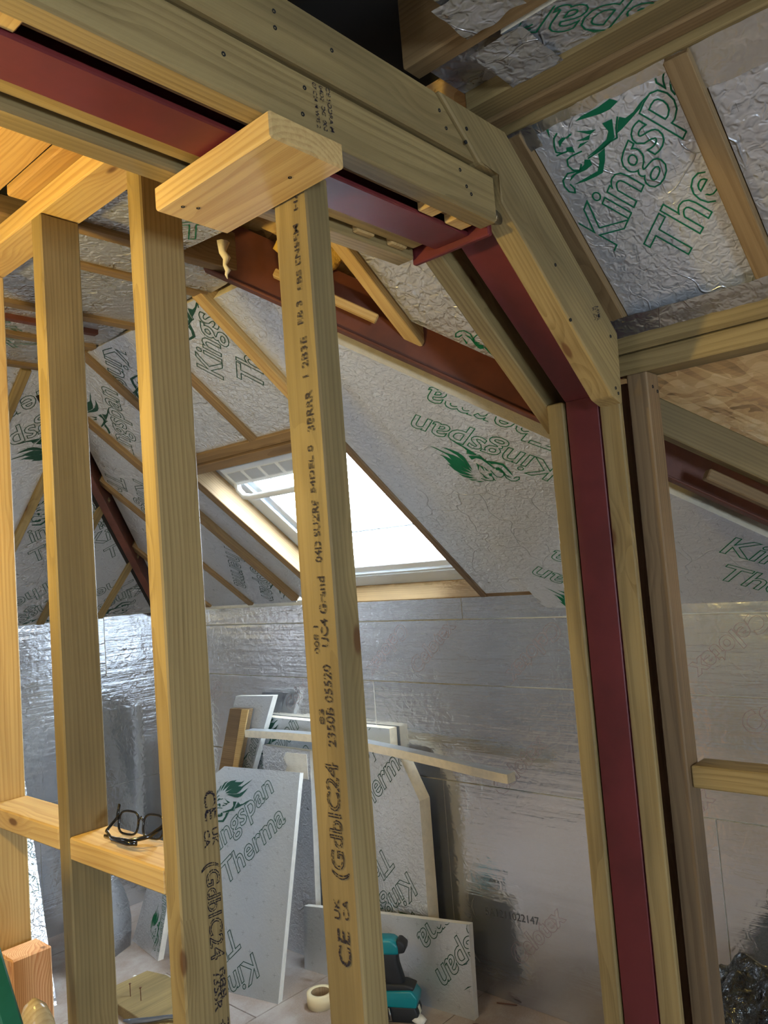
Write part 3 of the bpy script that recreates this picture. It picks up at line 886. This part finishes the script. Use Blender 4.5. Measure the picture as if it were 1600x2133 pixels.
# column packing
cl = timber('column_timber', 'Z', (1.628, .899, 0), (1.785, .941, 1.955), M_green)
tag(cl, 'upright packing timber on the left side of the red column', 'timber')
cr = timber('column_timber', 'Z', (1.632, .764, 0), (1.648, .812, 1.945), M_green)
tag(cr, 'upright packing timber on the right side of the red column', 'timber')
db = timber('column_timber', 'Z', (1.745, .780, 0), (1.789, .812, 1.99), M_grey)
tag(db, 'dark upright timber in the gap between column timber and post', 'timber')
post = timber('post', 'Z', (1.70, .7265, 0), (1.760, .7745, 1.998), M_grey)
tag(post, 'weathered upright post right of the red column under the plate', 'post')
for p in ((1.725, .7262, 1.965), (1.748, .7262, 1.957)): screw(post, p, (0, -1, 0), .004)
pl1 = timber('wall_plate', 'Y', (1.695, -1.5, 2.047), (1.775, .793, 2.090), M_green)
tag(pl1, 'upper of the two stacked plates running right from the sloping timber', 'plate')
pl2 = timber('wall_plate', 'Y', (1.700, -1.5, 1.998), (1.775, .793, 2.045), M_green)
tag(pl2, 'lower of the two stacked plates resting on the weathered post', 'plate')
nr = timber('nogging', 'Y', (1.715, -.6, 1.094), (1.79, .7258, 1.141), M_green)
tag(nr, 'dusty nogging between posts at the right picture edge', 'nogging')

# purlin bundle beside the near slope
for i, (x0, x1, z0, z1) in enumerate(((1.195, 1.252, 2.432, 2.50), (1.252, 1.288, 2.446, 2.52), (1.288, 1.312, 2.41, 2.47))):
    p = timber('collar_timber', 'Y', (x0, -1.5, z0 if i != 1 else 2.425), (x1 - .001, .80, z1), (M_green, M_raf, M_green)[i])
    tag(p, ('collar timber nearest the crumpled foil at top right', 'middle of three collar timbers at top right', 'collar timber directly above the lion printed board')[i], 'timber')
cj = timber('ceiling_joist', 'Y', (1.018, -1.5, 2.435), (1.062, .80, 2.56), M_raf)
tag(cj, 'dark ceiling joist crossing above the beam beside the black roof void', 'joist')
cj2 = timber('ceiling_joist', 'Y', (.60, -1.5, 2.40), (.66, .70, 2.56), M_raf)
tag(cj2, 'ceiling joist end at the top edge left of the black roof void', 'joist')

# hip steels
def hipsteel(name, c0, c1, s, label):
    """Runs from (X,Y) c0 to c1 along the hip; s=+1 right hip, -1 left hip."""
    A = Vector((c0[0], c0[1], 1.485 + SL * (2.51 - c0[0]) - .016))
    B = Vector((c1[0], c1[1], 1.485 + SL * (2.51 - c1[0]) - .016))
    d = (B - A).normalized()
    away = Vector((1, s, 0)).normalized() if s > 0 else Vector((-1, 1, 0)).normalized()
    h = empty(name, A, label, 'steel beam')
    Mx = frame(A, d, away)
    L = (B - A).length
    lbox('web', (0, 0, -.05), (L, .008, .085), Mx, M_brown, h, 0)
    lbox('bottom_flange', (0, -.012, -.057), (L, .022, -.05), Mx, M_brown, h, .002)
    lbox('gap_shade_strip', (0, .012, -.02), (L, .11, .02), Mx, M_dark, h, 0)  # dark strip put in as the shadow of the gap below the steel
    return h
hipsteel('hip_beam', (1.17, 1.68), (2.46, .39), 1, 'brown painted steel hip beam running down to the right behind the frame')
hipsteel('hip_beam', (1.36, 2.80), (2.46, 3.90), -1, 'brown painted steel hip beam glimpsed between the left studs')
# inclined plate in front of the right hip
away = Vector((1, 1, 0))
def hipstick(name, A, B, t, h, mat, label):
    A, B = Vector(A), Vector(B)
    o = lbox(name, (0, 0, -h), ((B - A).length, t, 0), frame(A, B - A, away), mat, None, .003)
    return tag(o, label, 'timber')
hipstick('hip_plate', (1.832, .788, 1.980), (2.28, .34, 1.637), .04, .078, M_green, 'inclined timber descending right from the post below the strand board')
hipstick('hip_plate', (1.965, .705, 1.79), (2.28, .39, 1.548), .03, .028, M_raf, 'short brown batten under the inclined timber at right edge')
hipstick('hip_batten', (1.30, 1.47, 2.375), (1.475, 1.295, 2.240), .02, .022, M_pine, 'thin pale batten lying along the top of the brown hip beam')
def lump(name, c, r, mat, seed, label, cat, sub=3, amp=.35, sq=(1, 1, 1)):
    bm = bmesh.new()
    bmesh.ops.create_icosphere(bm, subdivisions=sub, radius=1.0)
    for v in bm.verts:
        p = v.co.copy()
        k = 1 + amp * mnoise.noise(p * 2.1 + Vector((seed, 0, 0))) + amp * .5 * mnoise.noise(p * 5.3 + Vector((0, seed, 0)))
        v.co = Vector((p.x * k * r[0], p.y * k * r[1], p.z * k * r[2]))
    o = obj(name, bm_mesh(bm, name), mat, Matrix.Translation(Vector(c)), None, True)
    return tag(o, label, cat)
lump('mineral_wool', (1.38, 1.40, 2.43), (.09, .08, .055), M_wool, 2.0, 'tuft of yellow mineral wool above the brown hip beam right of the printed stud', 'insulation', 4)
bm = bmesh.new()
tube(bm, [(1.165, 1.50, 2.415), (1.163, 1.502, 2.390), (1.170, 1.496, 2.375), (1.166, 1.500, 2.358), (1.172, 1.497, 2.345), (1.168, 1.499, 2.335), (1.170, 1.498, 2.325)], [.016, .009, .010, .005, .007, .004, .001], 7)
o = obj('mineral_wool', bm_mesh(bm, 'mineral_wool'), M_foam, None, None, True)
tag(o, 'pale wisp of mineral wool dangling below the torn ceiling foil', 'insulation')

# ================================================================== STUD PARTITION
XS = .735
tp = timber('top_plate', 'Y', (XS, 1.00, 2.377), (XS + .088, 3.0, 2.421), M_pine)
tag(tp, 'yellow lit top plate over the left studs', 'plate')
def stud(y0, y1, z1, label, mat, x0=XS, x1=XS + .083):
    o = timber('stud', 'Z', (x0, y0, 0), (x1, y1, z1), mat)
    return tag(o, label, 'stud', 'studs of the partition')
stud(1.905, 1.948, 2.376, 'leftmost wall stud cut off by the picture edge', M_pine)
s1 = stud(1.532, 1.573, 2.376, 'second stud from the left with nogging on both sides', M_green)
s2 = stud(1.163, 1.206, 2.376, 'third stud from the left with upright black CE stamp', M_green)
s3 = stud(.821, .894, 2.196, 'rightmost stud under the short block, black C24 stamp up its wide face', M_green, .794, .841)
ng = timber('nogging', 'Y', (XS, 1.206, 1.104), (XS + .086, 1.531, 1.1465), M_pine)
tag(ng, 'nogging with spectacles lying on it between two studs', 'nogging')
ng2 = timber('nogging', 'Y', (XS, 1.574, 1.114), (XS + .086, 1.904, 1.157), M_pine)
tag(ng2, 'leftmost nogging between studs at picture edge', 'nogging')
blk = timber('plate_block', 'Y', (.657, .735, 2.160), (.789, 1.003, 2.197), M_pine)
tag(blk, 'short thick wood block under the beam beside the printed stud', 'block')
for p in ((.745, .80, 2.1598), (.68, .965, 2.1598), (.70, .955, 2.1598)): screw(blk, p, (0, 0, -1), .003)
# stamps
stamp(s2, frame((.790, 1.1625, 1.262), (0, 0, -1), (1, 0, 0)), [('CE', 0, 0, .048, False, .032), ('UK', .062, .012, .028, False, .016), ('CA', .062, -.004, .028, False, .016), ('(GdbIC24', .115, -.004, .155, True, .036), ('/3SSR', .29, -.002, .06, False, .020), ('888', .285, .010, .05, False, .016), ('HE', .37, -.004, .03, False, .018), ('23', .365, .010, .04, False, .018)])
ls = [('CE', 0, -.006, .050, False, .034), ('UK', .062, .010, .028, False, .016), ('CA', .064, -.008, .028, False, .016), ('(GdbIC24', .118, -.006, .160, True, .036), ('2350B 05520', .30, -.006, .115, False, .022), ('UC4 Grand', .44, -.006, .10, False, .020), ('008 1', .43, .014, .04, False, .014), ('83', .33, .014, .022, False, .014)]
yy = .56
for (s, dy, L, hs) in (('04D SUZRE', 0, .09, .018), ('54DEL 8', .10, .07, .014), ('3BRRR', .19, .06, .020), ('1 2B3E', .27, .06, .018), ('EB 3', .35, .035, .016), ('SBS ENSEM', .40, .10, .014), ('HAESES', .52, .08, .012), ('1031 80', .63, .08, .012), ('2 1S RS 5031', .78, .14, .011), ('2 0 3 1', .95, .06, .010)):
    ls.append((s, yy + dy, -.004 + .004 * math.sin(dy * 23), L, False, hs))
stamp(s3, frame((.7935, .846, 1.062), (0, 0, 1), (0, 1, 0)), ls)
# boards and joists above the left plate
for (x0, x1, y0, y1, z0, z1, m, lab) in ((.60, .695, 1.02, 1.80, 2.44, 2.465, M_orange, 'rough yellow board above the top plate in the left corner'), (.70, .755, 1.03, 1.60, 2.425, 2.45, M_orange, 'short orange board end sitting just above the top plate'), (.46, .60, 1.02, 2.6, 2.45, 2.475, M_pine, 'wide knotty board above the plate at the left picture edge')):
    o = timber('ceiling_board', 'Y', (x0, y0, z0), (x1, y1, z1), m)
    tag(o, lab, 'board')
o = timber('ceiling_joist', 'X', (.20, 1.68, 2.425), (.80, 1.74, 2.47), M_grey)
tag(o, 'dark joist end below the rough boards in the left corner', 'joist')

# ================================================================== LOOSE THINGS
def lean(name, BL, ang, w, h, lean_, label, cat='insulation board', poly=None, t=.025, prints=(), face=None, edge=None, inkm=None, tilt=0.0, group='loose insulation offcuts'):
    """Board on the floor: BL its lower left corner, ang the direction of its foot, lean_ the backward lean in radians."""
    u = Vector((math.cos(ang), math.sin(ang), 0))
    back = Vector((-u.y, u.x, 0))
    v = Vector((0, 0, 1)) * math.cos(lean_) + back * math.sin(lean_)
    if tilt:
        u, v = u * math.cos(tilt) + v * math.sin(tilt), v * math.cos(tilt) - u * math.sin(tilt)
    M = frame(BL, u, v)
    poly = poly or [(0, 0), (w, 0), (w, h), (0, h)]
    o = board(name, poly, t, M, None, face or M_offcut, edge or M_foamw)
    tag(o, label, cat, group)
    for p in prints: print_block(o, poly, inkm or M_darkink, *p)
    return o

A90 = -math.pi / 2
# leaning board with the big green print
lean('insulation_offcut', (1.907, 3.005, .0), math.atan2(-.977, .213), .47, .845, math.radians(16.3), 'grey board leaning between two studs with green lion and large lettering', prints=[(.04, .455, 45, .44), (.325, .155, -136, .44)], poly=[(.0, .0), (.47, 0), (.47, .84), (.06, .845), (.0, .80)])
# upright tall panel behind
lean('insulation_offcut', (2.448, 3.30, 0), A90, 1.02, .965, .01, 'wide low foil panel standing flat against the back wall behind the offcuts', t=.045, prints=[(.60, .65, 45), (.15, .62, 45)], edge=M_foam)
lean('insulation_offcut', (2.33, 2.99, 0), A90, .32, .86, .04, 'foil offcut with torn white corner behind the lion printed board', t=.03, face=M_therma)
tf_ = [o for o in COL.objects if o.get('label', '').startswith('foil offcut with torn')][0]
prism('torn_face', [(.15, .74), (.17, .79), (.145, .815), (.165, .842), (.30, .845), (.305, .74)], .003, WM[tf_.name] @ Matrix.Translation((0, 0, .002)), M_foamw, tf_)
# strip leaning sideways
lean('insulation_offcut', (2.412, 3.525, 0), A90, .28, 1.07, .0, 'narrow foil strip leaning sideways with a white edge beside the batten', t=.03, poly=[(-.28, 0), (0, 0), (.575, 1.076), (.295, 1.062)], prints=[(.28, .55, 62, .36)])
bt = prism('batten', [(-.11, 0), (.035, 0), (.435, 1.012), (.29, 1.008)], .03, frame((2.378, 3.53, 0), (0, -1, 0), (0, 0, 1)), M_grey, None, .002)
prism('batten_edge', [(.035, 0), (.04, 0), (.44, 1.012), (.39, 1.010)], .006, frame((2.372, 3.53, 0), (0, -1, 0), (0, 0, 1)), M_pine, bt)
tag(bt, 'wooden batten leaning sideways in front of the narrow foil strip', 'batten')
# cut-corner board
lean('insulation_offcut', (2.384, 2.62, 0), A90, .535, .88, .0, 'board with a sawn off corner standing beside the printed stud', t=.062, poly=[(0, 0), (.535, 0), (.537, .72), (.455, .872), (.40, .885), (0, .885)], prints=[(.108, .682, 45, .44), (.445, .44, -135, .44)], edge=M_foam, face=M_therma)
# thin strip bridging across the tops
bm = bmesh.new()
ctr = [(3.10, .896), (2.85, .906), (2.6, .912), (2.37, .906), (2.15, .892), (1.95, .876), (1.80, .862), (1.68, .852), (1.645, .850)]
rings = []
for (y, z) in ctr:
    z += .004
    rings.append([bm.verts.new(c) for c in ((2.352, y, z - .012), (2.40, y, z - .012), (2.40, y, z + .020), (2.352, y, z + .020))])
for i in range(len(rings) - 1):
    for k_ in range(4):
        f = bm.faces.new((rings[i][k_], rings[i][(k_ + 1) % 4], rings[i + 1][(k_ + 1) % 4], rings[i + 1][k_]))
        f.material_index = 0 if k_ in (0, 2) else 1
bm.faces.new(rings[0]).material_index = 1
bm.faces.new(rings[-1][::-1]).material_index = 1
o = obj('insulation_offcut', bm_mesh(bm, 'insulation_offcut'), [M_offcut, M_foam])
tag(o, 'long thin strip of board bridging across the tops, its end jutting right', 'insulation board', 'loose insulation offcuts')
# low board in front
lean('insulation_offcut', (2.252, 2.668, 0), math.atan2(-.80, .082), .81, .32, math.radians(5), 'low printed board standing on the floor behind the teal drill', poly=[(0, 0), (.81, 0), (.80, .318), (.40, .285), (0, .245)], t=.028, prints=[(.95, .44, -134, .44)], inkm=M_darkink)
# left side of the loft
lean('insulation_offcut', (.80, 3.28, 0), .02, .71, 1.0, math.radians(34), 'bright crinkled foil board leaning behind the leftmost studs', poly=[(0, 0), (.70, 0), (.86, 1.0), (0, 1.0)], face=M_therma2, prints=[(.82, .45, 135, .4)])
lean('insulation_offcut', (1.985, 3.556, 0), math.atan2(-.3, -.048), .31, .34, math.radians(12), 'small white faced board with green marks leaning under the nogging', poly=[(0, 0), (.29, 0), (.32, .34), (.10, .33)], face=M_therma, prints=[(.34, -.02, 100, .3)], inkm=M_greenink)
# folded sheet
bm = bmesh.new()
prof = [(3.47, .0), (3.455, .07), (3.45, .13), (3.465, .19), (3.505, .245), (3.57, .285), (3.66, .30)]
xs_ = [1.68, 1.77, 1.86, 1.955]
gr = [[bm.verts.new((x, y + (x - 1.84) * .45, z * (1 + .06 * math.sin(i * 2.2)))) for (y, z) in prof] for i, x in enumerate(xs_)]
for i in range(len(xs_) - 1):
    for j in range(len(prof) - 1):
        bm.faces.new((gr[i][j], gr[i + 1][j], gr[i + 1][j + 1], gr[i][j + 1]))
bmesh.ops.solidify(bm, geom=list(bm.faces), thickness=.012)
o = obj('foil_sheet', bm_mesh(bm, 'foil_sheet'), M_therma, None, None, True)
tag(o, 'bent sheet of silver foil insulation on the floor under the nogging', 'foil sheet')
# long thin edge board standing in the corner
lean('insulation_offcut', (2.34, 3.80, 0), math.radians(-75), .06, 1.00, .03, 'tall slim board standing in the far corner behind the spectacles', t=.03, face=M_therma)

# plank with nails
pk = empty('nailed_plank', (1.72, 3.0, 0), 'short pale plank on the floor with two upright rusty nails', 'plank')
prism('plank', [(-.05, .175), (.10, .175), (.125, .07), (.09, -.35), (-.13, -.35), (-.115, .03)], .04, frame((1.72, 2.98, .04), (1, 0, 0), (0, 1, 0)), M_green, pk, .002)
for (x, y) in ((1.665, 3.02), (1.672, 2.955)):
    bm = bmesh.new()
    lathe(bm, [(.0016, .03), (.0016, .086), (.0045, .087), (.0045, .089), (.0003, .0895)], 8, Matrix.Translation((x, y, 0)))
    obj('nail', bm_mesh(bm, 'nail'), M_rust, None, pk)
bm = bmesh.new()
tube(bm, [(1.545, 2.86, .052), (1.56, 2.835, .050), (1.60, 2.79, .050), (1.65, 2.735, .055), (1.70, 2.66, .06), (1.75, 2.55, .055)], [.006, .013, .013, .011, .009, .009], 8, .6)
o = obj('pry_bar', bm_mesh(bm, 'pry_bar'), M_steel, None, None, True)
tag(o, 'grey steel pry bar lying across the nailed plank', 'pry bar')

# fir post stub, green stile and wooden handle in the lower left corner
o = timber('post_stub', 'Z', (.735, 1.816, 0), (.822, 1.888, .846), M_fir, bev=.004)
tag(o, 'reddish squared post stub standing at the lower left', 'post')
gs = lbox('painted_plank', (0, -.09, -.03), (1.75, 0, 0), frame((.5, .412, .03), (0, .626, .78), (0, -.78, .626)) , M_greenpl, None, .004)
tag(gs, 'green painted plank with white daubs leaning in the lower left corner', 'plank')
for (x, y, r) in ((1.30, -.03, .012), (1.24, -.045, .010)):
    bm = bmesh.new()
    pts = [(x + r * (1 + .4 * math.sin(3.1 * i)) * math.cos(i * math.pi / 5), y + .7 * r * (1 + .3 * math.cos(2.3 * i)) * math.sin(i * math.pi / 5), .0006) for i in range(10)]
    bm.faces.new([bm.verts.new(p) for p in pts])
    obj('paint_daub', bm_mesh(bm, 'paint_daub'), M_paintw, WM[gs.name], gs)
bm = bmesh.new()
tube(bm, [(.66, 1.50, 0), (.66, 1.50, .45), (.655, 1.495, .72), (.645, 1.49, .80), (.64, 1.487, .86), (.638, 1.486, .89), (.637, 1.485, .905)], [.018, .020, .024, .036, .040, .026, .006], 14, .7)
o = obj('tool_handle', bm_mesh(bm, 'tool_handle'), M_oak, None, None, True)
tag(o, 'pale varnished wooden tool handle standing beside the squared post stub', 'tool handle')

# impact driver
dr = empty('cordless_drill', (2.20, 2.12, 0), 'teal and black cordless driver standing on its battery behind the printed stud', 'drill')
MD = Matrix.Translation((2.20, 2.10, 0)) @ Matrix.Rotation(math.radians(-62), 4, 'Z') @ Matrix.Diagonal((1.22, 1.0, 1.0, 1))
def dpart(name, poly, w, mat, bev=.006, parent=dr):
    """side outline in local x (forwards), z; centred on local y"""
    bm = bmesh.new()
    a = [bm.verts.new((x, -w / 2, z)) for x, z in poly]
    b = [bm.verts.new((x, w / 2, z)) for x, z in poly]
    n_ = len(poly)
    bm.faces.new(a); bm.faces.new(b[::-1])
    for i in range(n_):
        j = (i + 1) % n_
        bm.faces.new((a[i], b[i], b[j], a[j]))
    bmesh.ops.recalc_face_normals(bm, faces=bm.faces)
    bmesh.ops.bevel(bm, geom=list(bm.edges), offset=bev, segments=2, affect='EDGES', profile=.5)
    return obj(name, bm_mesh(bm, name), mat, MD, parent, True)
dpart('battery', [(-.055, .0), (.062, .0), (.066, .03), (.058, .055), (-.052, .055)], .074, M_blkrub)
dpart('foot', [(-.055, .052), (.062, .052), (.068, .085), (.050, .112), (-.045, .105)], .078, M_teal)
dpart('grip_collar', [(-.045, .10), (.052, .105), (.060, .118), (.03, .130), (-.035, .128)], .062, M_blkrub)
dpart('grip', [(-.026, .118), (.028, .118), (.010, .20), (.012, .235), (-.045, .235), (-.042, .19)], .046, M_blkrub, .010)
dpart('motor_body', [(-.10, .225), (.02, .228), (.022, .262), (.0, .285), (-.10, .285)], .062, M_teal, .012)
dpart('rear_cap', [(.015, .232), (.036, .236), (.040, .262), (.024, .278), (.012, .28)], .056, M_blkrub, .006)
dpart('battery_label', [(.0635, .022), (.0675, .022), (.062, .046), (.059, .046)], .022, M_label, .0005)
bm = bmesh.new()
tube(bm, [(-.04, -.041, .012), (-.04, -.041, .052), (-.018, -.044, .055), (-.014, -.044, .012), (-.04, -.041, .010)], .004, 6)
obj('belt_clip', bm_mesh(bm, 'belt_clip'), M_zinc, MD, dr, True)

# tape roll
tr = empty('tape_roll', (2.10, 2.40, 0), 'roll of cream masking tape half hidden by the printed stud', 'tape')
bm = bmesh.new()
lathe(bm, [(.036, 0), (.052, 0), (.052, .048), (.036, .048), (.036, 0)], 28, Matrix.Translation((2.10, 2.405, 0)))
obj('tape', bm_mesh(bm, 'tape'), M_cream, None, tr, True)
bm = bmesh.new()
lathe(bm, [(.0335, .001), (.0355, .001), (.0355, .047), (.0335, .047), (.0335, .001)], 28, Matrix.Translation((2.10, 2.405, 0)))
obj('core', bm_mesh(bm, 'core'), M_grey, None, tr, True)

# debris
for i, (x, y, a, L) in enumerate(((2.47, 1.86, -1.2, .075), (2.40, 1.93, .4, .05))):
    bm = bmesh.new()
    tube(bm, [(x, y, .004), (x + L * math.cos(a), y + L * math.sin(a), .004)], .0022, 6)
    o = obj('nail', bm_mesh(bm, 'nail'), M_rust)
    tag(o, ('long loose nail on the floor against the back wall', 'short loose nail on the floor right of the low board')[i], 'nail')
for i, (x, y, r, m, lab) in enumerate(((2.215, 2.02, .022, M_foamw, 'white foam crumb beside the drill battery'), (2.30, 1.83, .012, M_rust, 'small rusty scrap at the foot of the low board'), (1.80, 3.22, .009, M_foamw, 'white crumb on the floor behind the nailed plank'), (2.08, 2.62, .006, M_foamw, 'white crumb on the floor near the lion printed board'))):
    lump('debris_crumb', (x, y, r * .55), (r, r * 1.4, r * .6), m, 3.3 * i, lab, 'debris', 2, .4)

# black plastic film
bm = bmesh.new()
bmesh.ops.create_grid(bm, x_segments=46, y_segments=46, size=1.0)
for v in bm.verts:
    x, y = v.co.x, v.co.y
    rr = min(1.0, math.sqrt(x * x * .8 + y * y * .8))
    hgt = .47 * (1 - rr ** 2.4) * (1 + .16 * mnoise.noise(Vector((x * 2.1, y * 2.1, .3))))
    hgt += .035 * (1 - rr) ** .3 * (abs(mnoise.noise(Vector((x * 3.2 + y, y * 4.5, 2.3)))) - .1) * 2
    v.co = Vector((2.26 + .22 * x, .79 + .33 * y, max(.006, hgt)))
o = obj('plastic_sack', bm_mesh(bm, 'plastic_sack'), M_bag, None, None, True)
tag(o, 'crumpled shiny black plastic sack at the lower right corner', 'sack')

# spectacles on the nogging
sp = empty('spectacles', (.79, 1.39, 1.1465), 'black framed spectacles lying on the nogging', 'spectacles')
c0 = Vector((.792, 1.405, 1.147))
ud = Vector((.16, -.987, 0)).normalized()
vd = Vector((.22, .03, .97)).normalized()
MS = frame(c0, ud, vd)
for s, nm in ((0, 'rim'), (1, 'rim')):
    cx = -.018 + .066 * s if s else -.018
    cx = (-.012, .056)[s]
    pts = []
    for i in range(24):
        a = 2 * math.pi * i / 24
        ex = .027 * (abs(math.cos(a)) ** .6) * (1 if math.cos(a) > 0 else -1)
        ey = .0205 * (abs(math.sin(a)) ** .7) * (1 if math.sin(a) > 0 else -1)
        pts.append((cx + ex, .027 + ey, 0))
    bm = bmesh.new()
    tube(bm, pts + pts[:1], .0023, 6)
    obj('rim', bm_mesh(bm, 'rim'), M_blkgloss, MS, sp, True)
    bm = bmesh.new()
    bm.faces.new([bm.verts.new(p) for p in pts])
    bmesh.ops.solidify(bm, geom=list(bm.faces), thickness=.0015)
    obj('lens', bm_mesh(bm, 'lens'), M_lens, MS, sp)
bm = bmesh.new()
tube(bm, [(.015, .034, 0), (.022, .040, .001), (.029, .034, 0)], .0026, 6)
obj('bridge', bm_mesh(bm, 'bridge'), M_blkgloss, MS, sp, True)
for pts, nm in (([(-.039, .034, 0), (-.042, .03, .006), (-.035, .012, .030), (.01, .004, .052), (.06, .003, .058), (.075, .004, .050)], 'temple'), ([(.083, .034, 0), (.085, .03, .005), (.078, .014, .028), (.055, .006, .05), (.01, .004, .044), (-.03, .004, .036)], 'temple')):
    bm = bmesh.new()
    tube(bm, pts, .0026, 6, 1.6)
    obj('temple', bm_mesh(bm, 'temple'), M_blkgloss, MS, sp, True)
bm = bmesh.new()
tube(bm, [(-.041, .03, .004), (-.041, .058, .002)], .003, 6)
obj('temple_hinge', bm_mesh(bm, 'temple_hinge'), M_blkgloss, MS, sp, True)
